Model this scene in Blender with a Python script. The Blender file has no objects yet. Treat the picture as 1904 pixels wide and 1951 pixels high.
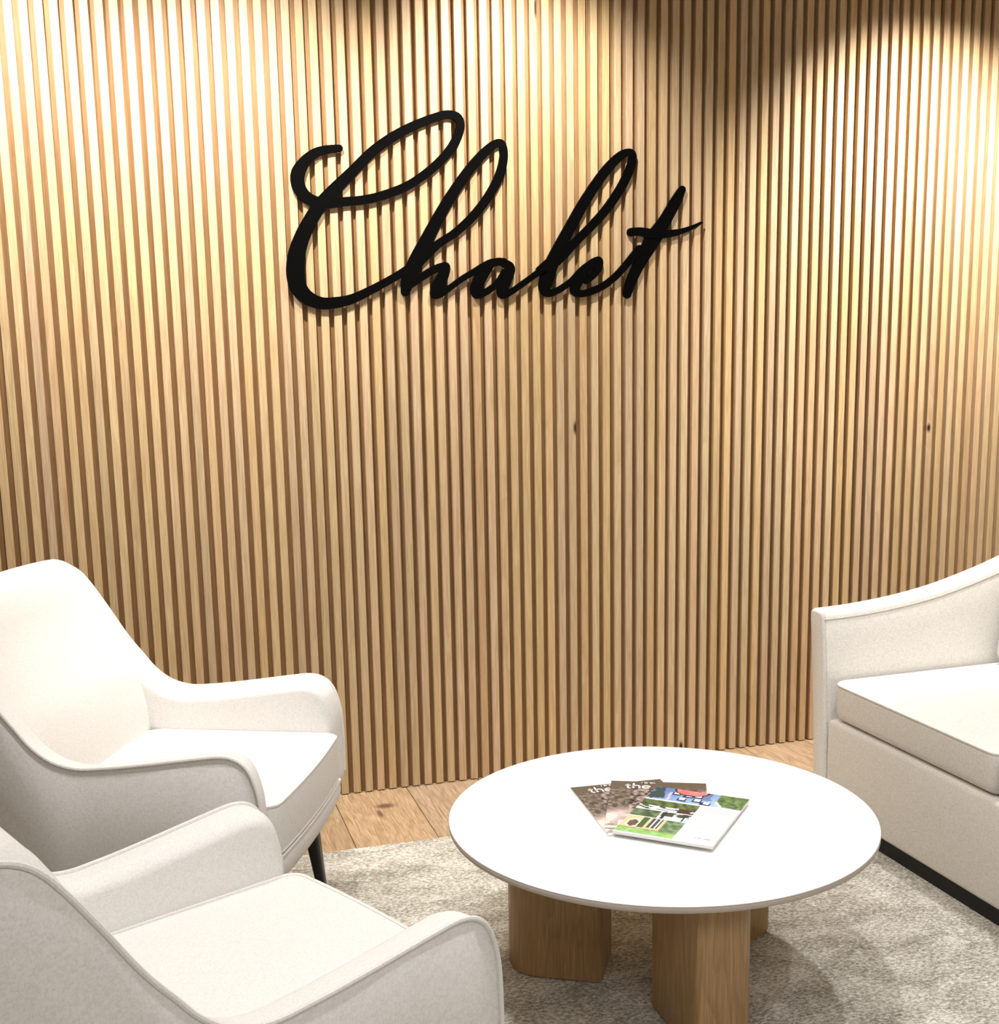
import bpy, bmesh, math, random
from mathutils import Vector, Matrix
random.seed(7)
scene = bpy.context.scene
COL = scene.collection
PI = math.pi

# ------------------------------------------------------------------ camera
cam_d = bpy.data.cameras.new('camera')
cam = bpy.data.objects.new('camera', cam_d)
COL.objects.link(cam)
_R = ((0.9585763, -0.2842624, -0.0180655),
      (-0.0696796, -0.1725279, -0.9825370),
      (0.2761815, 0.9430955, -0.1851884))          # rows: right, down, forward
_m = Matrix((( _R[0][0], -_R[1][0], -_R[2][0], 0.0),
             ( _R[0][1], -_R[1][1], -_R[2][1], 0.0),
             ( _R[0][2], -_R[1][2], -_R[2][2], 1.5202),
             (0, 0, 0, 1)))
cam.matrix_world = _m
cam_d.sensor_fit = 'HORIZONTAL'
cam_d.sensor_width = 36.0
cam_d.lens = 2400.0 / 1904.0 * 36.0
cam_d.shift_y = (1103.285 - 975.5) / 1904.0
cam_d.clip_start = 0.05
scene.camera = cam

# ------------------------------------------------------------------ view, world, lights
scene.view_settings.view_transform = 'Standard'
scene.view_settings.look = 'None'
scene.view_settings.gamma = 1.0
scene.view_settings.use_curve_mapping = False
scene.view_settings.exposure = 0.6
world = bpy.data.worlds.new('world'); scene.world = world
world.use_nodes = True
world.node_tree.nodes['Background'].inputs[0].default_value = (1.0, 0.95, 0.88, 1)
world.node_tree.nodes['Background'].inputs[1].default_value = 0.05

WARM = (1.0, 0.962, 0.905)
SOFT = (0.985, 0.99, 1.0)
CEIL = 2.80
DW = 4.1037                       # front plane of the slats
# downlights: x, y, watts, cone degrees, blend, aim point, colour, lens radius
WALL_WASH = [(-0.24, 3.46, 92, 112, 1.0, (-0.24, 4.10, 1.85)),
             (0.38, 3.46, 100, 110, 1.0, (0.38, 4.10, 1.60)),
             (1.26, 3.54, 82, 104, 1.0, (1.26, 4.10, 1.95)),
             (2.80, 3.38, 250, 98, 1.0, (2.80, 4.10, 1.55))]
ROOM_SPOT = [(2.35, 2.89, 74, 96, 1.0), (1.22, 2.45, 48, 92, 1.0),
             (0.05, 2.75, 38, 96, 1.0), (0.30, 1.95, 48, 104, 0.9),
             (2.20, 1.20, 36, 104, 0.9), (1.2, -0.6, 36, 104, 0.9)]
FILL_PANEL = (0.7, -0.9, 2.4, 1.2, 28)       # added fill light, unseen behind the camera: x, y, length, width, watts

# script letter strokes on the wall: x, z, half width
SIGN = {
    'C': [[(0.7024, 2.1239, 0.011), (0.6676, 2.1206, 0.0122), (0.6283, 2.109, 0.0143), (0.5927, 2.0819, 0.0176), (0.5696, 2.0453, 0.0218), (0.5696, 2.0082, 0.0206), (0.5888, 1.9787, 0.0186), (0.6226, 1.9625, 0.0161), (0.6694, 1.9606, 0.0171), (0.7132, 1.9637, 0.0137), (0.7794, 1.9704, 0.0138), (0.8466, 1.9873, 0.0139), (0.9192, 2.0159, 0.0137), (0.9837, 2.0572, 0.0136), (1.0395, 2.1048, 0.0141), (1.0772, 2.1522, 0.0145), (1.0957, 2.1991, 0.014), (1.0882, 2.2274, 0.0131), (1.0566, 2.2357, 0.0126), (1.0156, 2.2261, 0.013), (0.943, 2.1981, 0.0138), (0.875, 2.163, 0.0151), (0.807, 2.1164, 0.0159), (0.7387, 2.0526, 0.0171), (0.6796, 1.9975, 0.0196), (0.6342, 1.951, 0.0213), (0.6018, 1.9048, 0.0221), (0.5735, 1.8543, 0.0238), (0.5536, 1.7997, 0.0269), (0.5467, 1.7449, 0.0282), (0.5542, 1.7025, 0.0262), (0.5788, 1.6705, 0.0229), (0.6208, 1.6517, 0.0191), (0.6649, 1.6513, 0.0179), (0.723, 1.6629, 0.0153), (0.7912, 1.6926, 0.0132), (0.8601, 1.7277, 0.0124), (0.9109, 1.757, 0.0129), (0.9344, 1.7786, 0.0133)]],
    'h': [[(0.9223, 1.757, 0.0178), (0.9716, 1.8024, 0.0169), (1.0185, 1.8385, 0.0129), (1.07, 1.8699, 0.013), (1.1315, 1.9223, 0.0139), (1.1841, 1.9835, 0.0144), (1.2208, 2.0444, 0.0148), (1.2377, 2.0963, 0.0139), (1.2393, 2.1349, 0.0125), (1.2285, 2.1534, 0.0116), (1.2013, 2.1434, 0.0134), (1.1588, 2.1066, 0.0151), (1.1114, 2.0532, 0.0164), (1.0639, 1.9904, 0.0173), (1.0209, 1.9256, 0.0186), (0.9776, 1.8521, 0.0209), (0.9342, 1.7743, 0.024), (0.9087, 1.718, 0.0214), (0.8995, 1.685, 0.0147)], [(0.9045, 1.7006, 0.0134), (0.9511, 1.7287, 0.0121), (0.9977, 1.7547, 0.0125), (1.0327, 1.7664, 0.0112), (1.037, 1.7568, 0.0135), (1.0223, 1.7263, 0.0189), (1.0029, 1.6913, 0.0193), (0.9978, 1.6738, 0.0135), (1.0187, 1.6772, 0.0104), (1.0565, 1.702, 0.0095), (1.0943, 1.7269, 0.0095), (1.1322, 1.747, 0.0104), (1.1608, 1.7632, 0.0114)]],
    'a': [[(1.1535, 1.7544, 0.0136), (1.1845, 1.772, 0.0137), (1.2129, 1.7786, 0.0128), (1.2342, 1.7777, 0.0128)], [(1.1844, 1.7698, 0.0159), (1.1553, 1.7302, 0.0191), (1.1381, 1.6949, 0.0191), (1.1409, 1.6737, 0.0137), (1.1732, 1.6837, 0.011), (1.2116, 1.7101, 0.011), (1.2384, 1.7432, 0.0142)], [(1.2318, 1.7764, 0.0124), (1.2553, 1.7587, 0.0156), (1.2413, 1.721, 0.0184), (1.2265, 1.69, 0.0179), (1.229, 1.6713, 0.0129), (1.2588, 1.6831, 0.0097), (1.2975, 1.7074, 0.0097), (1.3363, 1.7331, 0.0097), (1.3704, 1.7563, 0.0107)]],
    'l': [[(1.3574, 1.7525, 0.0116), (1.3915, 1.7681, 0.0209), (1.4404, 1.8025, 0.0177), (1.4797, 1.8374, 0.014), (1.5339, 1.8868, 0.014), (1.5883, 1.9407, 0.0145), (1.6379, 2.0036, 0.015), (1.6726, 2.0619, 0.015), (1.6889, 2.1043, 0.0141), (1.6904, 2.1264, 0.0126), (1.6765, 2.1344, 0.0117), (1.6478, 2.1232, 0.014), (1.6034, 2.0836, 0.0158), (1.5591, 2.0299, 0.0167), (1.5099, 1.9598, 0.0181), (1.4704, 1.8952, 0.0191), (1.4309, 1.8283, 0.0209), (1.4002, 1.7703, 0.0233), (1.3822, 1.7211, 0.0238), (1.377, 1.692, 0.0215), (1.3904, 1.6771, 0.0136), (1.4198, 1.685, 0.0108), (1.4591, 1.7073, 0.0108), (1.4887, 1.7288, 0.0118)]],
    'e': [[(1.4789, 1.7208, 0.0122), (1.5085, 1.7455, 0.0156), (1.5432, 1.7725, 0.0137), (1.568, 1.7837, 0.0123), (1.569, 1.7657, 0.0133), (1.553, 1.7395, 0.0118), (1.5232, 1.7161, 0.0104)], [(1.5383, 1.768, 0.0142), (1.5085, 1.7387, 0.0174), (1.4876, 1.7049, 0.017), (1.4825, 1.6824, 0.0146), (1.5081, 1.6745, 0.0118), (1.5478, 1.6842, 0.0119), (1.5901, 1.7031, 0.0114), (1.6327, 1.7338, 0.0115), (1.6728, 1.7747, 0.0119), (1.7155, 1.8201, 0.0139)]],
    't': [[(1.8721, 2.0169, 0.013), (1.849, 1.9774, 0.0187), (1.8088, 1.9136, 0.0211), (1.7635, 1.8498, 0.0269), (1.7232, 1.7838, 0.0206), (1.693, 1.7291, 0.0183), (1.6754, 1.6857, 0.0163), (1.6719, 1.6715, 0.0144)], [(1.6858, 1.8761, 0.0138), (1.7179, 1.8781, 0.0138), (1.7583, 1.872, 0.0153), (1.8091, 1.8705, 0.0135), (1.8601, 1.8776, 0.0102), (1.9062, 1.8916, 0.0073), (1.9442, 1.9088, 0.0039)]],
}

# ------------------------------------------------------------------ helpers
def link(name, me, mat=None, parent=None, smooth=35):
    o = bpy.data.objects.new(name, me)
    COL.objects.link(o)
    if mat is not None and len(me.materials) == 0:
        me.materials.append(mat)
    if smooth is not None:
        for p in me.polygons: p.use_smooth = True
        me.set_sharp_from_angle(angle=math.radians(smooth))
    if parent is not None: o.parent = parent
    return o

def mesh(name, verts, faces):
    me = bpy.data.meshes.new(name)
    me.from_pydata([tuple(v) for v in verts], [], faces)
    me.update()
    bm = bmesh.new(); bm.from_mesh(me)
    bmesh.ops.recalc_face_normals(bm, faces=bm.faces[:])
    bm.to_mesh(me); bm.free()
    return me

def obj(name, vf, mat, parent=None, smooth=35):
    return link(name, mesh(name, *vf), mat, parent, smooth)

def empty(name, label, cat, loc=(0, 0, 0), rotz=0.0, group=None):
    o = bpy.data.objects.new(name, None); COL.objects.link(o)
    o.location = loc; o.rotation_euler = (0, 0, rotz); o.empty_display_size = 0.1
    o['label'] = label; o['category'] = cat
    if group: o['group'] = group
    return o

def box(x0, x1, y0, y1, z0, z1, c=0.0):
    """box; c = chamfer of all edges"""
    if c <= 0:
        v = [(x, y, z) for x in (x0, x1) for y in (y0, y1) for z in (z0, z1)]
        return v, [(0, 1, 3, 2), (4, 6, 7, 5), (0, 4, 5, 1), (2, 3, 7, 6), (0, 2, 6, 4), (1, 5, 7, 3)]
    bm = bmesh.new()
    bmesh.ops.create_cube(bm, size=1)
    for q in bm.verts:
        q.co = Vector((x0 + (q.co.x + .5) * (x1 - x0), y0 + (q.co.y + .5) * (y1 - y0), z0 + (q.co.z + .5) * (z1 - z0)))
    bmesh.ops.bevel(bm, geom=bm.edges[:], offset=c, segments=2, affect='EDGES', profile=.5)
    bm.verts.index_update()
    v = [tuple(q.co) for q in bm.verts]; fc = [tuple(q.index for q in p.verts) for p in bm.faces]
    bm.free()
    return v, fc

def catmull(pts, n=8, closed=False):
    out = []; P = [tuple(map(float, p)) for p in pts]; L = len(P)
    segs = L if closed else L - 1
    for i in range(segs):
        if closed:
            a, b, c, d = P[i - 1], P[i], P[(i + 1) % L], P[(i + 2) % L]
        else:
            a, b, c, d = P[max(i - 1, 0)], P[i], P[i + 1], P[min(i + 2, L - 1)]
        for k in range(n):
            t = k / n
            out.append(tuple(.5 * ((2 * b[j]) + (-a[j] + c[j]) * t + (2 * a[j] - 5 * b[j] + 4 * c[j] - d[j]) * t * t
                             + (-a[j] + 3 * b[j] - 3 * c[j] + d[j]) * t ** 3) for j in range(len(b))))
    if not closed: out.append(P[-1])
    return out

def loft(rings, closed=True, cap0=True, cap1=True):
    n = len(rings[0]); v = []; f = []
    for r in rings: v += [tuple(p) for p in r]
    for i in range(len(rings) - 1):
        for j in range(n if closed else n - 1):
            a = i * n + j; b = i * n + (j + 1) % n
            f.append((a, b, b + n, a + n))
    if cap0: f.append(tuple(range(n)))
    if cap1: f.append(tuple(range((len(rings) - 1) * n, len(rings) * n)))
    return v, f

def join(*parts):
    v = []; f = []
    for (a, b) in parts:
        o = len(v); v += list(a); f += [tuple(i + o for i in q) for q in b]
    return v, f

def tube(path, r, n=8, closed=False):
    P = [Vector(p) for p in path]; rings = []; up = Vector((0, 0, 1)); L = len(P)
    prev = None
    for i in range(L):
        if closed: t = (P[(i + 1) % L] - P[i - 1])
        else: t = P[min(i + 1, L - 1)] - P[max(i - 1, 0)]
        t.normalize()
        a = prev if prev is not None else (up if abs(t.z) < .9 else Vector((1, 0, 0)))
        s = (a - t * a.dot(t)).normalized(); prev = s
        w = t.cross(s)
        rr = r[i] if isinstance(r, (list, tuple)) else r
        rings.append([P[i] + (s * math.cos(2 * PI * k / n) + w * math.sin(2 * PI * k / n)) * rr for k in range(n)])
    if closed: rings.append(rings[0])
    return loft(rings, True, not closed, not closed)

def offset2(poly, d):
    """inset a closed 2-D polygon (counter-clockwise or not) by d towards its inside"""
    n = len(poly); A = sum(poly[i][0] * poly[(i + 1) % n][1] - poly[(i + 1) % n][0] * poly[i][1] for i in range(n))
    sg = 1 if A > 0 else -1; out = []
    for i in range(n):
        a, b, c = Vector(poly[i - 1]), Vector(poly[i]), Vector(poly[(i + 1) % n])
        e1 = (b - a); e2 = (c - b)
        if e1.length < 1e-9: e1 = e2
        if e2.length < 1e-9: e2 = e1
        e1 = e1.normalized(); e2 = e2.normalized()
        n1 = Vector((-e1.y, e1.x)) * sg; n2 = Vector((-e2.y, e2.x)) * sg
        m = n1 + n2
        if m.length < 1e-6: m = n1
        m.normalize(); k = min(1.0 / max(m.dot(n1), .5), 1.6)
        out.append(tuple(b + m * d * k))
    return out

def rrect(w, d, r, n=6, cx=0, cy=0):
    """rounded rectangle, r = one radius or four (+x+y, -x+y, -x-y, +x-y)"""
    rs = r if isinstance(r, (list, tuple)) else [r] * 4
    out = []
    for q, (sx, sy) in enumerate(((1, 1), (-1, 1), (-1, -1), (1, -1))):
        rr = max(rs[q], 1e-4)
        for k in range(n + 1):
            a = q * PI / 2 + k / n * PI / 2
            out.append((cx + sx * (w / 2 - rr) + math.cos(a) * rr, cy + sy * (d / 2 - rr) + math.sin(a) * rr))
    return out

def pad(poly, z0, z1, r0, r1, crown=0.0, steps=5, inner=6):
    """upholstered block over a plan polygon: rounded lower and upper edges, crowned top"""
    rings = []
    for k in range(steps + 1):
        a = PI / 2 * k / steps
        rings.append([(p[0], p[1], z0 + r0 * (1 - math.sin(a))) for p in offset2(poly, r0 * (1 - math.cos(a)))][:])
    rings = []
    for k in range(steps + 1):                       # lower edge
        a = PI / 2 * k / steps
        ins = r0 * (1 - math.sin(a)); z = z0 + r0 * (1 - math.cos(a))
        rings.append([(p[0], p[1], z) for p in offset2(poly, ins)])
    for k in range(steps + 1):                       # upper edge
        a = PI / 2 * k / steps
        ins = r1 * (1 - math.cos(a)); z = z1 - r1 * (1 - math.sin(a))
        rings.append([(p[0], p[1], z) for p in offset2(poly, ins)])
    top = offset2(poly, r1)
    cx = sum(p[0] for p in top) / len(top); cy = sum(p[1] for p in top) / len(top)
    for k in range(1, inner + 1):                    # crown
        s = 1 - k / (inner + 1) ; h = 1 - s ** 2
        rings.append([(cx + (p[0] - cx) * s, cy + (p[1] - cy) * s, z1 + crown * (1 - s ** 2.2)) for p in top])
    return loft(rings)

def edge_loop(poly, z, ins=0.0):
    return [(p[0], p[1], z) for p in offset2(poly, ins)]

# ------------------------------------------------------------------ materials
def nt(name):
    m = bpy.data.materials.new(name); m.use_nodes = True
    t = m.node_tree; b = t.nodes['Principled BSDF']
    return m, t, b

def N(t, kind, **kw):
    n = t.nodes.new(kind)
    for k, v in kw.items():
        if k.startswith('i_'):
            key = k[2:]
            key = int(key) if key.isdigit() else key.replace('_', ' ')
            n.inputs[key].default_value = v
        else: setattr(n, k, v)
    return n

def ramp(t, stops):
    r = t.nodes.new('ShaderNodeValToRGB'); e = r.color_ramp.elements
    while len(e) < len(stops): e.new(.5)
    for i, (p, c) in enumerate(stops):
        e[i].position = p; e[i].color = (c[0], c[1], c[2], 1) if hasattr(c, '__len__') else (c, c, c, 1)
    return r

def mixc(t, a, b, fac, mode='MIX'):
    m = t.nodes.new('ShaderNodeMix'); m.data_type = 'RGBA'; m.blend_type = mode
    for sock, val in ((m.inputs[0], fac), (m.inputs[6], a), (m.inputs[7], b)):
        if hasattr(val, 'links') or hasattr(val, 'node'): t.links.new(val, sock)
        elif hasattr(val, '__len__'): sock.default_value = (val[0], val[1], val[2], 1)
        else: sock.default_value = val
    return m.outputs[2]

def mth(t, op, a, b=None):
    m = t.nodes.new('ShaderNodeMath'); m.operation = op
    for i, v in enumerate((a, b)):
        if v is None: continue
        if hasattr(v, 'node'): t.links.new(v, m.inputs[i])
        else: m.inputs[i].default_value = v
    return m.outputs[0]

def wood(name, c_dark, c_mid, c_light, rough=.5, grain=(60, 60, 1.6), tint=.28, knots=None, fig=(9, 9, .55), bump=.06, hv=.015, sv=.2, ringk=.40, kcol=(.03, .014, .006)):
    """oak: object coordinates shifted per object, fine pores + cathedral figure along z"""
    m, t, b = nt(name); L = t.links
    tc = N(t, 'ShaderNodeTexCoord'); oi = N(t, 'ShaderNodeObjectInfo')
    sh = N(t, 'ShaderNodeVectorMath', operation='SCALE'); sh.inputs[0].default_value = (37, 11, 53)
    L.new(oi.outputs['Random'], sh.inputs['Scale'])
    ad = N(t, 'ShaderNodeVectorMath', operation='ADD')
    L.new(tc.outputs['Object'], ad.inputs[0]); L.new(sh.outputs[0], ad.inputs[1])
    m1 = N(t, 'ShaderNodeMapping'); m1.inputs['Scale'].default_value = grain
    m2 = N(t, 'ShaderNodeMapping'); m2.inputs['Scale'].default_value = fig
    L.new(ad.outputs[0], m1.inputs[0]); L.new(ad.outputs[0], m2.inputs[0])
    n1 = N(t, 'ShaderNodeTexNoise', i_Scale=5.0, i_Detail=5.0, i_Roughness=.62)
    n2 = N(t, 'ShaderNodeTexNoise', i_Scale=2.2, i_Detail=2.0, i_Distortion=.6)
    L.new(m1.outputs[0], n1.inputs['Vector']); L.new(m2.outputs[0], n2.inputs['Vector'])
    rings = mth(t, 'FRACT', mth(t, 'MULTIPLY', n2.outputs['Fac'], 9.0))
    rg = ramp(t, [(0.0, .0), (.55, .35), (.9, 1.0), (1.0, .25)]); L.new(rings, rg.inputs[0])
    r1 = ramp(t, [(.28, c_dark), (.52, c_mid), (.78, c_light)]); L.new(n1.outputs['Fac'], r1.inputs[0])
    base = mixc(t, r1.outputs[0], c_dark, mth(t, 'MULTIPLY', rg.outputs[0], ringk))
    # board to board tint
    rv = mth(t, 'ADD', mth(t, 'MULTIPLY', oi.outputs['Random'], tint), 1 - tint * .5)
    hs = N(t, 'ShaderNodeHueSaturation'); L.new(base, hs.inputs['Color']); L.new(rv, hs.inputs['Value'])
    fr = mth(t, 'FRACT', mth(t, 'MULTIPLY', oi.outputs['Random'], 17.3))
    L.new(mth(t, 'ADD', mth(t, 'MULTIPLY', fr, hv), .5 - hv / 2), hs.inputs['Hue'])
    L.new(mth(t, 'ADD', mth(t, 'MULTIPLY', mth(t, 'FRACT', mth(t, 'MULTIPLY', oi.outputs['Random'], 7.7)), sv), 1 - sv * .55), hs.inputs['Saturation'])
    out = hs.outputs[0]
    if knots:
        ge = N(t, 'ShaderNodeNewGeometry')
        for (kx, kz, rx, rz, ax) in knots:
            sb = N(t, 'ShaderNodeVectorMath', operation='SUBTRACT'); sb.inputs[1].default_value = (kx, kz, 0) if ax == 'y' else (kx, 0, kz)
            L.new(ge.outputs['Position'], sb.inputs[0])
            sc = N(t, 'ShaderNodeVectorMath', operation='MULTIPLY'); sc.inputs[1].default_value = (1 / rx, 1 / rz, 0) if ax == 'y' else (1 / rx, 0, 1 / rz)
            L.new(sb.outputs[0], sc.inputs[0])
            ln = N(t, 'ShaderNodeVectorMath', operation='LENGTH'); L.new(sc.outputs[0], ln.inputs[0])
            k = ramp(t, [(.35, 1.0), (1.0, 0.0)]); L.new(ln.outputs['Value'], k.inputs[0])
            out = mixc(t, out, kcol, k.outputs[0])
    L.new(out, b.inputs['Base Color'])
    b.inputs['Roughness'].default_value = rough
    b.inputs['Specular IOR Level'].default_value = .3
    bp = N(t, 'ShaderNodeBump', i_Strength=bump, i_Distance=.002); L.new(n1.outputs['Fac'], bp.inputs['Height'])
    L.new(bp.outputs[0], b.inputs['Normal'])
    return m

def fabric(name, base, fleck, amount=.35, scale=1.0, bump=.25):
    m, t, b = nt(name); L = t.links
    tc = N(t, 'ShaderNodeTexCoord')
    outs = []
    for sc in ((900, 140, 300), (140, 900, 300), (300, 300, 160)):
        mp = N(t, 'ShaderNodeMapping'); mp.inputs['Scale'].default_value = tuple(s * scale for s in sc)
        L.new(tc.outputs['Object'], mp.inputs[0])
        n = N(t, 'ShaderNodeTexNoise', i_Scale=1.0, i_Detail=2.0); L.new(mp.outputs[0], n.inputs['Vector'])
        outs.append(n.outputs['Fac'])
    s = mth(t, 'ADD', mth(t, 'ADD', outs[0], outs[1]), outs[2])
    s = mth(t, 'DIVIDE', s, 3.0)
    r = ramp(t, [(.40, 1.0), (.56, 0.0)]); L.new(s, r.inputs[0])
    L.new(mixc(t, base, fleck, mth(t, 'MULTIPLY', r.outputs[0], amount)), b.inputs['Base Color'])
    b.inputs['Roughness'].default_value = .95
    b.inputs['Specular IOR Level'].default_value = .12
    b.inputs['Sheen Weight'].default_value = .12
    bp = N(t, 'ShaderNodeBump', i_Strength=bump, i_Distance=.0015); L.new(s, bp.inputs['Height'])
    L.new(bp.outputs[0], b.inputs['Normal'])
    return m

def plain(name, col, rough=.5, spec=.4, noise=0.0, nscale=8, emit=None, metal=0.0):
    m, t, b = nt(name); L = t.links
    if noise:
        tc = N(t, 'ShaderNodeTexCoord'); n = N(t, 'ShaderNodeTexNoise', i_Scale=float(nscale), i_Detail=4.0)
        L.new(tc.outputs['Object'], n.inputs['Vector'])
        L.new(mixc(t, [c * (1 - noise) for c in col], [min(1, c * (1 + noise)) for c in col], n.outputs['Fac']), b.inputs['Base Color'])
    else: b.inputs['Base Color'].default_value = (*col, 1)
    b.inputs['Roughness'].default_value = rough; b.inputs['Specular IOR Level'].default_value = spec
    b.inputs['Metallic'].default_value = metal
    if emit:
        b.inputs['Emission Color'].default_value = (*emit[0], 1); b.inputs['Emission Strength'].default_value = emit[1]
    return m

KNOTS = [(1.485, 1.224, .012, .03, 'z'), (2.893, 1.173, .011, .022, 'z'), (1.358, 2.573, .008, .05, 'z'), (1.891, .035, .010, .025, 'z')]
FLOOR_KNOTS = [(.745, 3.955, .045, .030, 'y'), (.715, 3.89, .012, .05, 'y'), (1.90, 3.86, .06, .14, 'y')]
M_SLAT = wood('oak_slat', (.37, .245, .125), (.50, .355, .200), (.60, .455, .285), rough=.5, knots=KNOTS, tint=.16, hv=.012, sv=.16)
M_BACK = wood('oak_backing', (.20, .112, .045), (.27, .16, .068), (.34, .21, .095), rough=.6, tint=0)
M_LEG = wood('oak_leg', (.27, .155, .062), (.40, .245, .105), (.52, .345, .165), rough=.38, fig=(4.5, 4.5, .7), tint=.10, ringk=.5)
M_PLANK = wood('oak_plank', (.26, .165, .095), (.45, .32, .21), (.58, .44, .31), rough=.45, grain=(34, 2.0, 34), fig=(5, .9, 5), tint=.2, ringk=.45, knots=FLOOR_KNOTS, kcol=(.16, .09, .055))
M_CHAIR = fabric('cream_woven_fabric', (.80, .78, .75), (.56, .535, .505), .42)
M_SOFA = fabric('oatmeal_woven_fabric', (.81, .785, .745), (.52, .49, .43), .50)
M_BLACK = plain('black_stained_wood', (.008, .008, .009), .35, .5)
M_SIGN = plain('black_satin_acrylic', (.0018, .0018, .0018), .55, .02)
M_TOP = plain('white_tabletop', (.86, .85, .83), .38, .4, noise=.015, nscale=5)
M_EDGE = plain('taupe_table_edge', (.50, .43, .37), .5, .3, noise=.06, nscale=60)
M_PLASTER = plain('warm_grey_plaster', (.50, .48, .45), .9, .1, noise=.02)
M_CEIL = plain('ceiling_white', (.82, .81, .79), .9, .1, noise=.02)
M_TRIM = plain('white_metal_trim', (.8, .8, .8), .4, .4)
M_LAMP = plain('lit_lens', (1, .95, .85), .5, .3, emit=((1, .92, .8), 12.0))
M_FILL = plain('fill_panel_glow', (1, 1, 1), .5, .3, emit=((1, .98, .95), 1.6))  # glowing face of the added fill panel
M_PAPER = plain('paper_white', (.80, .80, .78), .5, .3)
M_INK = plain('white_print', (.92, .92, .90), .5, .3)
M_PLINTH = plain('black_plinth', (.012, .012, .012), .6, .3)

def rug_material():
    m, t, b = nt('mottled_taupe_pile'); L = t.links
    tc = N(t, 'ShaderNodeTexCoord')
    mp = N(t, 'ShaderNodeMapping'); mp.inputs['Scale'].default_value = (1, 1.7, 1); L.new(tc.outputs['Object'], mp.inputs[0])
    a = N(t, 'ShaderNodeTexNoise', i_Scale=90.0, i_Detail=5.0, i_Roughness=.85); L.new(mp.outputs[0], a.inputs['Vector'])
    c = N(t, 'ShaderNodeTexNoise', i_Scale=7.0, i_Detail=5.0, i_Roughness=.65, i_Distortion=.5); L.new(mp.outputs[0], c.inputs['Vector'])
    s = mth(t, 'ADD', mth(t, 'MULTIPLY', a.outputs['Fac'], .75), mth(t, 'MULTIPLY', c.outputs['Fac'], .25))
    r = ramp(t, [(.41, (.24, .22, .18)), (.50, (.52, .49, .42)), (.585, (.86, .83, .75))]); L.new(s, r.inputs[0])
    L.new(r.outputs[0], b.inputs['Base Color'])
    b.inputs['Roughness'].default_value = 1.0; b.inputs['Specular IOR Level'].default_value = .05
    bp = N(t, 'ShaderNodeBump', i_Strength=.6, i_Distance=.006); L.new(a.outputs['Fac'], bp.inputs['Height'])
    L.new(bp.outputs[0], b.inputs['Normal'])
    return m
M_RUG = rug_material()

def print_material():
    m, t, b = nt('printed_cover')
    a = N(t, 'ShaderNodeVertexColor'); a.layer_name = 'print'
    t.links.new(a.outputs[0], b.inputs['Base Color'])
    b.inputs['Roughness'].default_value = .35; b.inputs['Specular IOR Level'].default_value = .35
    return m
M_PRINT = print_material()

# ------------------------------------------------------------------ room shell
X0, X1, Y0, Y1 = -2.3, 5.2, -2.6, DW + .019
def struct(o): o['kind'] = 'structure'; return o
floor = struct(obj('floor', box(X0, X1, Y0, Y1, -.10, -.012), M_PLANK, None, None))
ceiling = struct(obj('ceiling', box(X0, X1, Y0, Y1 + .1, CEIL, CEIL + .1), M_CEIL, None, None))
wall_back = struct(obj('wall_back', box(X0, X1, Y1, Y1 + .1, -.10, CEIL), M_BACK, None, None))
struct(obj('wall_left', box(X0 - .1, X0, Y0, Y1 + .1, -.10, CEIL + .1), M_PLASTER, None, None))
struct(obj('wall_right', box(X1, X1 + .1, Y0, Y1 + .1, -.10, CEIL + .1), M_PLASTER, None, None))
struct(obj('wall_front', box(X0 - .1, X1 + .1, Y0 - .1, Y0, -.10, CEIL + .1), M_PLASTER, None, None))

# oak slats, one object each
PER = 0.041853
SW = 0.0248
sv, sf = loft([[(x, y, z) for (x, y) in ((0.0012, 0), (SW - .0012, 0), (SW, .0012), (SW, .0188), (0, .0188), (0, .0012))] for z in (.004, CEIL)])
slat_me = mesh('slat', sv, sf); slat_me.materials.append(M_SLAT)
i0 = int((X0 - 0.6243) / PER) + 1
for i in range(i0, 400):
    x = 0.6243 + i * PER
    if x + SW > X1: break
    o = bpy.data.objects.new('slat', slat_me); COL.objects.link(o)
    o.parent = wall_back; o.location = (x, DW + random.uniform(-.0008, .0008), 0)

# floor planks, running towards the wall, joints slightly open
PWID = .26
k0 = int((X0 - .85) / PWID) - 1
for k in range(k0, 40):
    xa = .85 + k * PWID; xb = xa + PWID
    xa = max(xa, X0); xb = min(xb, X1)
    if xb - xa < .02:
        if xa >= X1: break
        continue
    cuts = [Y0, Y0 + random.uniform(.5, 1.6), random.uniform(.5, 1.6), Y1]
    for a, b in zip(cuts[:-1], cuts[1:]):
        o = obj('plank', box(xa + .0012 - (xa + xb) / 2, xb - .0012 - (xa + xb) / 2, a + .001 - (a + b) / 2, b - .001 - (a + b) / 2, -.012, 0, .0012), M_PLANK, floor)
        o.location = ((xa + xb) / 2, (a + b) / 2, 0)

# ------------------------------------------------------------------ recessed downlights
def downlight(x, y, label, group):
    t = empty('ceiling_light', label, 'ceiling light', (x, y, CEIL), 0, group)
    pr = [(.046, -.001), (.060, -.001), (.062, -.004), (.060, -.007), (.050, -.008), (.044, -.004)]
    n = 28
    rings = [[(r * math.cos(2 * PI * k / n), r * math.sin(2 * PI * k / n), z) for k in range(n)] for (r, z) in pr + pr[:1]]
    obj('trim_ring', loft(rings, True, False, False), M_TRIM, t)
    obj('lens', loft([[(.043 * math.cos(2 * PI * k / n), .043 * math.sin(2 * PI * k / n), z) for k in range(n)] for z in (-.003, -.001)]), M_LAMP, t)
    return t

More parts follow.
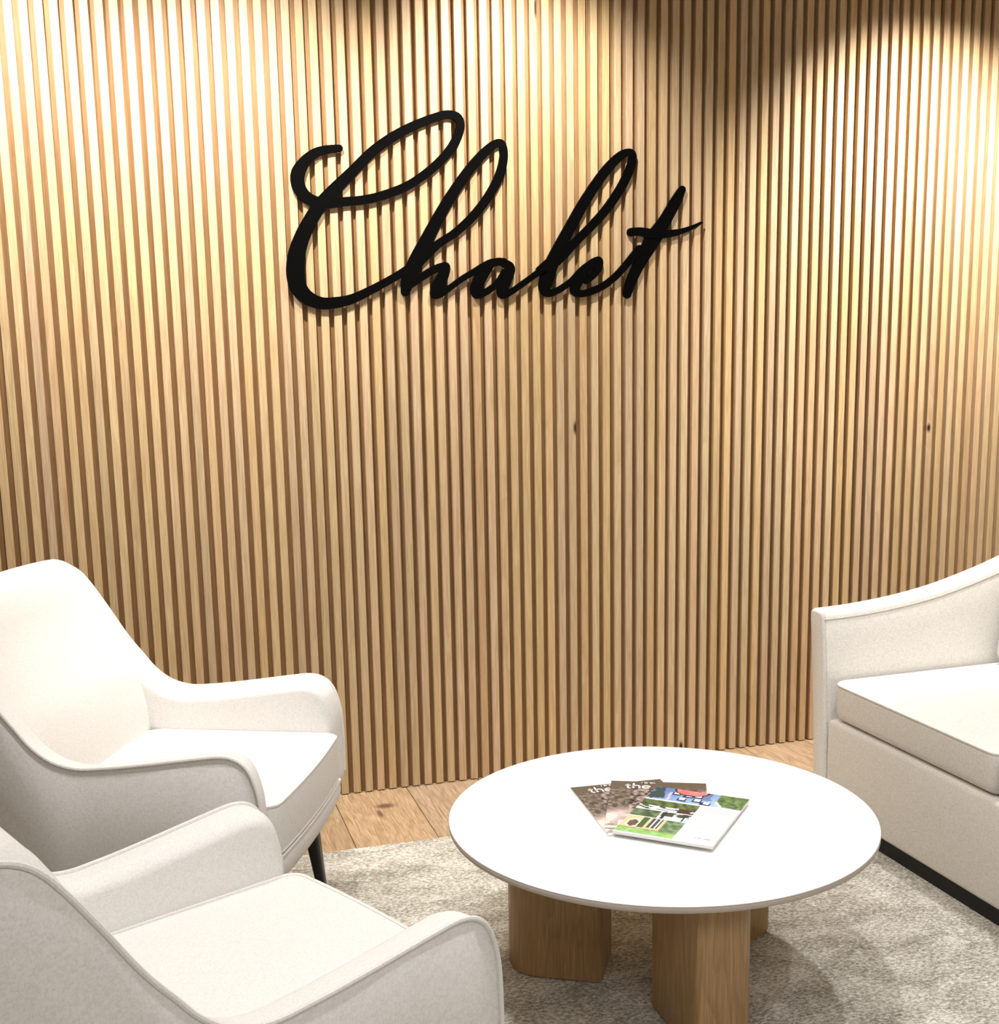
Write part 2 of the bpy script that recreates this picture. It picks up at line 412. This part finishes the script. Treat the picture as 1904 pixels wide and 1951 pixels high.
def spot(x, y, watts, cone, blend, aim, col, rad):
    d = bpy.data.lights.new('downlight', 'SPOT'); d.energy = watts; d.color = col
    d.spot_size = math.radians(cone); d.spot_blend = blend; d.shadow_soft_size = rad
    o = bpy.data.objects.new('downlight_lamp', d); COL.objects.link(o)
    o.location = (x, y, CEIL - .03)
    v = Vector(aim) - o.location
    o.rotation_euler = v.to_track_quat('-Z', 'Y').to_euler()
    return o

ordn = ['leftmost', 'second from left', 'third from left', 'rightmost']
for n, (x, y, w, c, bl, aim) in enumerate(WALL_WASH):
    downlight(x, y, 'small round recessed downlight washing the slat wall, %s of its row' % ordn[n], 'downlights along the slat wall')
    spot(x, y, w, c, bl, aim, WARM, .03)
wher = ['above the sofa', 'above the round coffee table', 'above the armchair beside the wall', 'above the nearer armchair',
        'between sofa and camera', 'behind the camera']
for n, (x, y, w, c, bl) in enumerate(ROOM_SPOT):
    downlight(x, y, 'small round recessed downlight in the ceiling ' + wher[n], 'downlights over the seating')
    spot(x, y, w, c, bl, (x, y, 0), SOFT, .035)

px_, py_, pl_, pw_, pe_ = FILL_PANEL
pt = empty('ceiling_light', 'long rectangular fill light panel, added unseen at the ceiling behind the camera', 'ceiling light', (px_, py_, CEIL))  # added to raise the ambient light on the chairs
obj('frame', join(box(-pl_ / 2 - .03, pl_ / 2 + .03, -pw_ / 2 - .03, -pw_ / 2, -.012, -.001), box(-pl_ / 2 - .03, pl_ / 2 + .03, pw_ / 2, pw_ / 2 + .03, -.012, -.001),
    box(-pl_ / 2 - .03, -pl_ / 2, -pw_ / 2, pw_ / 2, -.012, -.001), box(pl_ / 2, pl_ / 2 + .03, -pw_ / 2, pw_ / 2, -.012, -.001)), M_TRIM, pt, None)
obj('fill_diffuser', box(-pl_ / 2, pl_ / 2, -pw_ / 2, pw_ / 2, -.006, -.001), M_FILL, pt, None)  # glowing surface added for fill
pd = bpy.data.lights.new('fill_lamp', 'AREA'); pd.shape = 'RECTANGLE'; pd.size = pl_; pd.size_y = pw_; pd.energy = pe_; pd.color = SOFT  # added area light, brightens the sides facing the camera
po = bpy.data.objects.new('fill_lamp', pd); COL.objects.link(po); po.location = (px_, py_, CEIL - .02)

# ------------------------------------------------------------------ rug
rg = obj('area_rug', box(-1.1, 4.6, -.6, 3.61, 0.0005, .009, .003), M_RUG)
rg['label'] = 'large mottled taupe and cream rug under the chairs and coffee table'; rg['category'] = 'rug'
RZ = .009

# ------------------------------------------------------------------ wall sign
def ribbon(stroke, y, th):
    P = catmull(stroke, 6); L = len(P); left = []; right = []; ybase = y
    def nrm(i):
        a = P[max(i - 1, 0)]; b = P[min(i + 1, L - 1)]
        d = Vector((b[0] - a[0], b[1] - a[1]))
        if d.length < 1e-9: d = Vector((1, 0))
        d.normalize(); return d, Vector((-d.y, d.x))
    for i in range(L):
        d, n = nrm(i); p = Vector(P[i][:2]); w = P[i][2]
        left.append(p + n * w); right.append(p - n * w)
    d0, n0 = nrm(0); d1, n1 = nrm(L - 1)
    p0 = Vector(P[0][:2]); p1 = Vector(P[-1][:2])
    v = []; f = []
    def quadstrip(A, B):                     # a closed slab, strip by strip, shared vertices
        n = len(A); o = len(v)
        for m, (a, b) in enumerate(zip(A, B)):
            y = ybase - .0012 * m / n
            v.extend([(a.x, y, a.y), (b.x, y, b.y), (a.x, y + th, a.y), (b.x, y + th, b.y)])
        for i in range(n - 1):
            q = o + i * 4
            f.extend([(q, q + 1, q + 5, q + 4), (q + 2, q + 6, q + 7, q + 3), (q, q + 4, q + 6, q + 2), (q + 1, q + 3, q + 7, q + 5)])
        f.append((o, o + 2, o + 3, o + 1)); q = o + (n - 1) * 4; f.append((q, q + 1, q + 3, q + 2))
    A = []; B = []
    for k in range(5):                       # round caps
        a = PI / 2 * k / 5
        c = p0 - d0 * P[0][2] * math.cos(a); s = math.sin(a) * P[0][2]
        A.append(c + n0 * s); B.append(c - n0 * s)
    A += left; B += right
    for k in range(1, 6):
        a = PI / 2 * k / 5
        c = p1 + d1 * P[-1][2] * math.sin(a); s = math.cos(a) * P[-1][2]
        A.append(c + n1 * s); B.append(c - n1 * s)
    quadstrip(A, B)
    return v, f
sign = empty('wall_sign', 'black handwritten script sign reading Chalet on the oak slat wall', 'sign', (1.25, DW - .0115, 1.60))
for ch in ('C', 'h', 'a', 'l', 'e', 't'):
    parts = []
    for k, st in enumerate(SIGN[ch]):
        parts.append(ribbon([(a - 1.25, b - 1.60, w) for (a, b, w) in st], -.0016 * k, .0106 + .0016 * k))
    obj('letter', join(*parts), M_SIGN, sign, 40)

# ------------------------------------------------------------------ armchairs
UP = [(0.0, .335), (0.0, .43), (-.003, .50), (-.012, .545), (-.026, .579), (-.050, .601), (-.085, .609), (-.142, .603), (-.241, .589), (-.31, .580),
      (-.368, .574), (-.431, .571), (-.49, .586), (-.538, .620), (-.574, .663), (-.609, .706), (-.645, .760), (-.675, .812), (-.704, .865), (-.730, .904),
      (-.757, .927), (-.79, .938), (-.822, .932), (-.842, .912)]
LOW = [(-.850, .86), (-.838, .72), (-.81, .55), (-.78, .38), (-.76, .28), (-.72, .243), (-.60, .232), (-.4, .226), (-.2, .228), (-.09, .236), (-.04, .258), (-.012, .295)]
def chair_drop(x, y, z):
    """rounded top corners of the back, seen from the front"""
    w = .355; r = .055; a = abs(y) - (w - r)
    crown = .016 * (1 - (y / w) ** 2) * min(max((z - .80) / .12, 0), 1)
    if a <= 0: return -crown
    a *= .82
    d = r - math.sqrt(max(r * r - a * a, 0)); s = min(max((z - .76) / .16, 0), 1); s = s * s * (3 - 2 * s)
    return d * s - crown

def make_chair(label, loc, rotz):
    t = empty('armchair', label, 'armchair', loc, rotz, 'cream lounge armchairs')
    up = catmull(UP, 4); low = catmull([UP[-1]] + LOW + [UP[0]], 4)[1:-1]
    prof = up + low
    # side panels: arm flowing up into the wing of the back
    for s in (1, -1):
        rings = []
        st = [(.355, .004), (.351, 0.0)] + [(.351 - .012 * k, 0.0) for k in (1, 2)] + \
             [(.327 - .048 * math.sin(a), .028 * (1 - math.cos(a))) for a in [PI / 2 * k / 6 for k in range(1, 7)]]
        for (y, ins) in st:
            q = offset2(prof, ins)
            rings.append([(x, s * y, z - chair_drop(x, y, z)) for (x, z) in q])
        obj('armrest', loft(rings), M_CHAIR, t, 50)
        wl = [(x, s * .3555, z - chair_drop(x, .3535, z) + .001) for (x, z) in up]
        obj('welt', tube(wl, .0048, 8), M_CHAIR, t)
    # backrest between the wings
    fr = [(-.522, .36), (-.524, .45), (-.533, .54), (-.556, .62), (-.582, .668), (-.616, .714), (-.652, .770), (-.682, .824), (-.708, .870), (-.733, .905), (-.758, .927), (-.79, .937), (-.822, .931), (-.842, .911)]
    bk = [(-.848, .86), (-.836, .72), (-.808, .55), (-.78, .38)]
    bp = catmull(fr + bk, 4)
    rings = []
    for k in range(25):
        y = -.327 + .654 * k / 24
        bow = .012 * (1 - (abs(y) / .327) ** 2)
        rings.append([(x - bow * min(max((x + .78) / .06, 0), 1) * min(max((.93 - z) / .1, 0), 1), y, z - chair_drop(x, abs(y), z) - .001) for (x, z) in bp])
    obj('backrest', loft(rings), M_CHAIR, t, 50)
    # seat cushion, slightly bowed at the front
    poly = rrect(.545, .556, [.03, .05, .05, .03], 6, -.266, 0)
    poly = [(x + (.014 * (1 - (y / .278) ** 2) if x > -.05 else 0), y) for (x, y) in poly]
    extra = []
    n = len(poly)
    for i in range(n):                          # subdivide the long edges so that the bow shows
        a, b = poly[i], poly[(i + 1) % n]
        m = max(1, int(math.dist(a, b) / .05))
        for k in range(m):
            x = a[0] + (b[0] - a[0]) * k / m; y = a[1] + (b[1] - a[1]) * k / m
            extra.append((x, y))
    poly = [(x + (.012 * (1 - (y / .278) ** 2) if x > -.03 else 0), y) for (x, y) in extra]
    c = obj('seat_cushion', pad(poly, .338, .466, .012, .012, .020), M_CHAIR, t, 50)
    obj('piping', tube(edge_loop(poly, .464, .003), .0045, 6, True), M_CHAIR, c)
    obj('piping', tube(edge_loop(poly, .346, .003), .0042, 6, True), M_CHAIR, c)
    # front rail under the cushion
    pr = [(.004, .334), (.008, .315), (.004, .285), (-.012, .258), (-.045, .238), (-.10, .228), (-.30, .226), (-.30, .334)]
    pr = catmull(pr[:6], 3) + pr[6:]
    rings = []
    for k in range(13):
        y = -.281 + .562 * k / 12
        bw = .012 * (1 - (y / .281) ** 2)
        rings.append([(x + (bw if x > -.1 else 0), y, z) for (x, z) in pr])
    r = obj('seat_rail', loft(rings), M_CHAIR, t, 50)
    obj('piping', tube([(.006 + .012 * (1 - (y / .281) ** 2), y, .334) for y in [-.281 + .562 * k / 12 for k in range(13)]], .0042, 6), M_CHAIR, r)
    # tapered legs
    for (x, y, dx) in ((-.085, .27, .03), (-.085, -.27, .03), (-.66, .26, -.05), (-.66, -.26, -.05)):
        rings = []
        for (z, rr) in ((.245, .021), (.18, .0195), (.02, .0125), (.002, .012)):
            q = 1 - z / .245
            cx = x + dx * q; cy = y + (.018 if y > 0 else -.018) * q * .3
            rings.append([(cx + px, cy + py, z) for (px, py) in rrect(2 * rr, 2 * rr, rr * .45, 3)])
        obj('leg', loft(rings), M_BLACK, t, 40)['label'] = 'tapered black wooden chair leg'
    return t
c1 = make_chair('cream armchair beside the slat wall, outer side in shadow, one black leg showing', (.377, 3.050, RZ), math.radians(-24.3))
c2 = make_chair('nearer cream armchair, cut off by the picture bottom, in front of the other armchair', (.378, 2.166, RZ), math.radians(25.2))

# ------------------------------------------------------------------ sofa
sofa = empty('sofa', 'oatmeal upholstered sofa with a sloping arm and black plinth, right of the coffee table', 'sofa', (2.046, 3.04, RZ), math.radians(1.64))
ARM = [(0.0, .668), (.06, .669), (.13, .672), (.23, .680), (.33, .692), (.43, .709), (.53, .732), (.64, .762), (.75, .797), (.82, .815), (.88, .822), (.93, .815)]
SEAT_Y1, W2 = .310, .768
YB = -1.25                    # inner face of the arm out of frame
def sofa_arm(yc, sgn):
    top = catmull(ARM, 4)
    n = len(top); st = []
    #  (inner offset, height factor) across the thickness, the arm flares outwards with height
    def row(y, dz, x_in):
        return [(x + (x_in if x < .02 else 0), y, z - dz) for (x, z) in top]
    rings = []
    def yy(u, z):                # u 0 inner .. 1 outer
        fl = .036 * max(0, (z - .05) / .62) ** 1.6
        return yc + sgn * (fl + u * (.064 + .010 * (z / .67)))
    cols = []
    us = [0, .04, .14, .35, .65, .86, .96, 1.0]
    ds = [.018, .006, .001, 0, 0, .001, .006, .018]
    zb = .045
    for (x, zt) in top:
        loop = []
        for z in [zb + (zt - .018 - zb) * k / 8 for k in range(9)]: loop.append((x, yy(0, z), z))
        for u, d in list(zip(us, ds))[1:-1]: loop.append((x, yy(u, zt), zt - d))
        for z in [zt - .018 - (zt - .018 - zb) * k / 8 for k in range(9)]: loop.append((x, yy(1, z), z))
        cols.append(loop)
    # soften the front edges
    first = cols[0]
    cxm = sum(p[1] for p in first) / len(first)
    def shrink(loop, s, x):
        out = []
        for (xx, y, z) in loop:
            ym = (yy(0, z) + yy(1, z)) / 2
            out.append((x, ym + (y - ym) * s, z - (1 - s) * .05 * (1 if z > .4 else 0)))
        return out
    rings = [shrink(first, .80, 0.0), shrink(first, .92, .003), shrink(first, 1.0, .012)] + cols[1:]
    return loft(rings)
obj('armrest', sofa_arm(.312, 1), M_SOFA, sofa, 45)
obj('armrest', sofa_arm(YB - .012, -1), M_SOFA, sofa, 45)
M_SEAM = plain('darker_seam_thread', (.42, .39, .34), .9, .1)  # seam line in a darker fabric colour
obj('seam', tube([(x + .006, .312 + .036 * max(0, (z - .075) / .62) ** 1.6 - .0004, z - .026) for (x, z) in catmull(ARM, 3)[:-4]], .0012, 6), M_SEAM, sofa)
obj('base_panel', box(.006, .90, YB - .012, .314, .046, .332, .014), M_SOFA, sofa, 45)
obj('plinth', box(.018, .88, YB - .03, .345, .0005, .047), M_PLINTH, sofa, None)['label'] = 'low black plinth under the sofa'
for k in range(2):
    ya = SEAT_Y1 - k * W2; yb = ya - W2 + .006
    poly0 = rrect(.70, ya - yb, [.02, .055, .04, .02], 6, .362 - .016 * k, (ya + yb) / 2)
    poly = []
    for i in range(len(poly0)):
        a, b = poly0[i], poly0[(i + 1) % len(poly0)]
        m = max(1, int(math.dist(a, b) / .06))
        for q in range(m): poly.append((a[0] + (b[0] - a[0]) * q / m, a[1] + (b[1] - a[1]) * q / m))
    c = obj('seat_cushion', pad(poly, .333 - .004 * k, .452, .034, .014, .040), M_SOFA, sofa, 50)
    obj('piping', tube(edge_loop(poly, .449, .003), .0042, 6, True), M_SOFA, c)
    obj('piping', tube(edge_loop(poly, .356, .006), .0042, 6, True), M_SOFA, c)
    bp = rrect(.17, ya - yb - .012, .045, 6, .682, (ya + yb) / 2)
    v, f = pad(bp, .455, .86, .05, .07, .015)
    v = [(x + (z - .455) * .16, y, z) for (x, y, z) in v]
    obj('back_cushion', (v, f), M_SOFA, sofa, 60)
obj('backrest', box(.86, .985, YB - .09, .392, .046, .815, .03), M_SOFA, sofa, 50)

# ------------------------------------------------------------------ coffee table
TX, TY, TR, TH = 1.1457, 2.5989, .4994, .4202
tab = empty('coffee_table', 'round white coffee table on three rounded oak slab legs', 'table', (TX, TY, RZ), 0)
hh = TH - RZ; n = 128
def ring(r, z): return [(r * math.cos(2 * PI * k / n), r * math.sin(2 * PI * k / n), z) for k in range(n)]
obj('tabletop', loft([ring(r, z) for (r, z) in ((.30, hh - .003), (TR - .002, hh - .003), (TR - .0004, hh - .0022), (TR - .0006, hh - .0008), (TR - .0018, hh), (.30, hh))]), M_TOP, tab, 30)
eg = [(TR - .001, hh - .0031), (TR + .0002, hh - .006)] + [(TR + .0002 - .008 * (1 - math.cos(a)), hh - .010 - .008 * math.sin(a)) for a in [PI / 2 * k / 6 for k in range(1, 7)]]
obj('table_edge', loft([ring(.25, hh - .0031)] + [ring(r, z) for (r, z) in eg] + [ring(.25, hh - .018)]), M_EDGE, tab, 40)
def slab(ro):
    r0 = .127
    poly = rrect(ro - r0, .156, [.085, .012, .012, .014], 8, (r0 + ro) / 2, 0)
    zs = [(0.0005, .008), (.003, .003), (.010, 0), (.2, 0), (hh - .018, 0)]
    return loft([[(x, y, z) for (x, y) in offset2(poly, i)] for (z, i) in zs])
for a, ro in ((-90, .372), (30, .374), (150, .372)):
    o = obj('leg', slab(ro), M_LEG, tab, 35); o['label'] = 'rounded oak slab leg'; o.rotation_euler = (0, 0, math.radians(a))

# ------------------------------------------------------------------ magazines
def h2(i, j, s=0):
    v = math.sin(i * 127.1 + j * 311.7 + s * 74.7) * 43758.5453
    return v - math.floor(v)
def vn(x, y, s=0):
    i, j = math.floor(x), math.floor(y); u, v = x - i, y - j
    u = u * u * (3 - 2 * u); v = v * v * (3 - 2 * v)
    return (h2(i, j, s) * (1 - u) + h2(i + 1, j, s) * u) * (1 - v) + (h2(i, j + 1, s) * (1 - u) + h2(i + 1, j + 1, s) * u) * v
def lerp(a, b, t): return tuple(a[k] + (b[k] - a[k]) * t for k in range(3))
def srgb(r, g, b):
    f = lambda c: (c / 255 / 12.92) if c < 10.3 else ((c / 255 + .055) / 1.055) ** 2.4
    return (f(r), f(g), f(b))

def cover_blossom(u, v):
    """grey-brown photograph of a blossoming tree over a pale garden table"""
    top = srgb(98, 86, 74)
    n = vn(u * 26, v * 34, 1) * .6 + vn(u * 55, v * 70, 2) * .4
    tree = lerp(srgb(52, 44, 38), srgb(186, 168, 162), max(0, min(1, (n - .36) * 2.6)))
    c = lerp(tree, top, max(0, min(1, (v - .78) / .10)))
    if u < .22: c = lerp(c, srgb(104, 94, 80), .55)
    if v < .42:
        pink = lerp(srgb(150, 125, 118), srgb(232, 214, 210), vn(u * 14, v * 20, 3))
        c = lerp(c, pink, min(1, (.42 - v) / .12))
    if (u - .55) ** 2 / .10 + (v - .47) ** 2 / .0022 < 1: c = lerp(c, srgb(66, 58, 56), .8)
    if v < .30 and vn(u * 7, v * 9, 5) > .42: c = lerp(c, srgb(240, 226, 214), .8)
    if .12 < u < .75 and v < .16: c = srgb(242, 232, 222)
    if v < .035: c = srgb(236, 232, 226)
    return c

def cover_garden(u, v):
    """blue dining table from above, strip of garden photographs, white text panel"""
    W = srgb(250, 250, 250)
    if v > .72:
        w = (v - .72) / .28
        c = lerp(srgb(92, 128, 190), srgb(170, 205, 240), max(0, min(1, u * .9 + .35 - w * .6)))
        if vn(u * 12, v * 14, 4) > .72: c = lerp(c, srgb(40, 52, 92), .5)
        if u < .10 + .1 * (1 - w) and vn(u * 20, v * 20, 6) > .35: c = srgb(52, 74, 78)
        d = abs((u - .16) - (1 - w) * .05 - .02)
        if d < .015 and w < .7: c = srgb(214, 190, 214)
        for (cx, cy) in ((.27, .70), (.40, .62), (.50, .66), (.36, .30), (.52, .36), (.62, .22)):
            if abs(u - cx) < .032 and abs(w - cy) < .085: c = srgb(240, 244, 250)
            elif abs(u - cx) < .05 and abs(w - cy + .05) < .12: c = srgb(34, 44, 84)
        e = ((u - .40) / .17) ** 2 + ((w - 1.0) / .36) ** 2
        if e < 1: c = lerp(srgb(226, 96, 108), srgb(240, 150, 140), vn(u * 20, v * 30, 8))
        elif e < 1.3: c = srgb(46, 40, 62)
        if u > .70 and w > .12:
            g = vn(u * 30, v * 30, 9)
            if u + .25 * w > .83: c = lerp(srgb(44, 76, 40), srgb(128, 158, 96), g)
            elif u + .25 * w > .79: c = srgb(232, 240, 236)
        if v < .735: c = W
        return c
    if u > .59:
        if v > .60 and .66 < u < .92 and abs((v * 40) % 1 - .5) < .18: return srgb(196, 196, 204)
        if .20 < v < .56 and .64 < u < .93 and abs((v * 46) % 1 - .5) < .16 and h2(int(u * 60), int(v * 46)) > .2: return srgb(204, 204, 210)
        if .09 < v < .125 and .78 < u < .94 and h2(int(u * 50), 3) > .35: return srgb(176, 176, 188)
        return W
    if v > .50:
        g = vn(u * 30, v * 34, 11)
        c = lerp(srgb(34, 52, 28), srgb(120, 142, 84), g)
        if v < .60:
            c = srgb(236, 238, 242) if vn(u * 22, v * 60, 12) > .45 else lerp(srgb(60, 70, 110), srgb(70, 86, 60), vn(u * 9, v * 9, 3))
            if u > .42 and vn(u * 16, v * 20, 2) > .4: c = srgb(70, 54, 48)
        if v < .515: c = W
        return c
    if v > .345:
        if .275 < u < .295: return W
        if u < .28: c = lerp(srgb(48, 74, 52), srgb(126, 150, 112), vn(u * 28, v * 30, 13))
        else:
            c = lerp(srgb(150, 190, 214), srgb(232, 238, 236), vn(u * 20, v * 26, 14))
            if v > .42 and vn(u * 18, v * 22, 15) > .5: c = srgb(72, 74, 70)
            if abs(u - .33) < .012 or abs(u - .54) < .012: c = srgb(40, 44, 56)
        if v < .36: c = W
        return c
    c = lerp(srgb(62, 96, 62), srgb(150, 176, 134), vn(u * 30, v * 34, 16))
    if u < .40 and v > .12:
        c = srgb(214, 204, 160)
        e = ((u - .11) / .07) ** 2 + ((v - .21) / .085) ** 2
        if e < .55: c = lerp(srgb(84, 72, 62), srgb(120, 104, 84), vn(u * 40, v * 40, 3))
        elif e < 1: c = srgb(246, 242, 226)
        if .17 < u < .23: c = srgb(72, 104, 62)
        if .26 < u < .38 and v > .15: c = srgb(76, 84, 90) if (u * 40) % 1 > .25 else srgb(236, 236, 228)
        if v < .145: c = srgb(222, 196, 150)
    if v < .11: c = lerp(srgb(122, 182, 92), srgb(176, 214, 140), vn(u * 24, v * 40, 17))
    if v < .022: c = W
    return c

def magazine(label, fn, cx, cy, rot, z, W, Hh, th, bend=0.0, nu=64, nv=84):
    t = empty('magazine', label, 'magazine', (cx, cy, z), rot, 'magazines on the coffee table')
    def lift(u, v): return bend * (u * (1 - v)) ** 2
    # pages: a thin block with rounded spine
    pages = box(-W / 2, W / 2, -Hh / 2, Hh / 2, 0.0003, th - .0004, .0006)
    obj('pages', pages, M_PAPER, t, 30)
    v = []; f = []; cols = []
    for j in range(nv + 1):
        for i in range(nu + 1):
            v.append(((i / nu - .5) * W, (j / nv - .5) * Hh, th))
    for j in range(nv):
        for i in range(nu):
            a = j * (nu + 1) + i
            f.append((a, a + 1, a + nu + 2, a + nu + 1)); cols.append(fn((i + .5) / nu, (j + .5) / nv))
    # thickness of the cover
    me = bpy.data.meshes.new('cover'); me.from_pydata(v, [], f); me.update()
    ca = me.color_attributes.new('print', 'FLOAT_COLOR', 'CORNER')
    for p in me.polygons:
        for li in p.loop_indices: ca.data[li].color = (*cols[p.index], 1)
    link('cover', me, M_PRINT, t, None)
    return t

def lettering(t, W, Hh, th, strokes, x, y, s, name='title'):
    parts = []
    for st in strokes:
        P = catmull([(x + a * s, y + b * s, .085 * s) for (a, b) in st], 5)
        vv = []; ff = []
        L = len(P)
        for i in range(L):
            a = Vector(P[max(i - 1, 0)][:2]); b = Vector(P[min(i + 1, L - 1)][:2]); d = (b - a).normalized()
            nn = Vector((-d.y, d.x)) * P[i][2]
            for q in (Vector(P[i][:2]) + nn, Vector(P[i][:2]) - nn): vv.append((q.x, q.y, th + .0004))
        for i in range(L - 1): ff.append((2 * i, 2 * i + 1, 2 * i + 3, 2 * i + 2))
        parts.append((vv, ff))
    v, f = join(*parts)
    me = bpy.data.meshes.new(name); me.from_pydata(v, [], f); me.update()
    link(name, me, M_INK, t, None)
T_ = [[(.25, 1.0), (.25, .25), (.32, .05), (.5, .02)], [(.02, .70), (.48, .70)]]
H_ = [[(.75, 1.25), (.75, 0)], [(.75, .45), (.85, .66), (1.05, .72), (1.22, .62), (1.27, .42), (1.27, 0)]]
E_ = [[(1.58, .38), (2.15, .38), (2.12, .58), (1.95, .72), (1.75, .70), (1.58, .52), (1.55, .32), (1.66, .1), (1.88, .02), (2.12, .1)]]
THE = T_ + H_ + E_

def small_words(x, y, s, n):
    out = []
    for k in range(n):
        a = x + k * s * .8
        out += [[(a, y), (a, y + s)], [(a, y + s), (a + s * .45, y + s)]] if k % 3 else [[(a, y), (a + s * .25, y + s), (a + s * .5, y)]]
    return out

MW, MH, MT = .232, .305, .0035
ZT = TH + .0002
def place_mag(label, fn, tl, rot, z, W, Hh, th):
    # tl = far left corner on the table, rot = heading of the top edge
    c, s = math.cos(rot), math.sin(rot)
    cx = tl[0] + c * W / 2 + s * Hh / 2; cy = tl[1] + s * W / 2 - c * Hh / 2
    return magazine(label, fn, cx, cy, rot, z, W, Hh, th)
ma = place_mag('bottom magazine of the fan, blossom tree cover, its left edge showing furthest left', cover_blossom, (1.0014, 2.8242), math.radians(-4), ZT, .2357, .3186, MT)
mb = place_mag('middle magazine of the fan, blossom tree cover, partly under the garden photo one', cover_blossom, (1.1121, 2.8272), math.radians(-24.5), ZT + MT + .0004, .236, .310, MT)
mc = place_mag('topmost magazine with garden photos, blue table picture and white text panel', cover_garden, (1.1958, 2.7328), math.radians(-42.2), ZT + 2 * MT + .0008, .2314, .3125, .007)
for t, hh_ in ((ma, .3186), (mb, .310)):
    lettering(t, MW, hh_, MT, THE, -MW / 2 + .034, hh_ / 2 - .050, .028)
    lettering(t, MW, hh_, MT, [[(a, b) for (a, b) in st] for st in small_words(1.5, 1.32, .2, 7)], -MW / 2 + .034, hh_ / 2 - .050, .028, 'small_print')
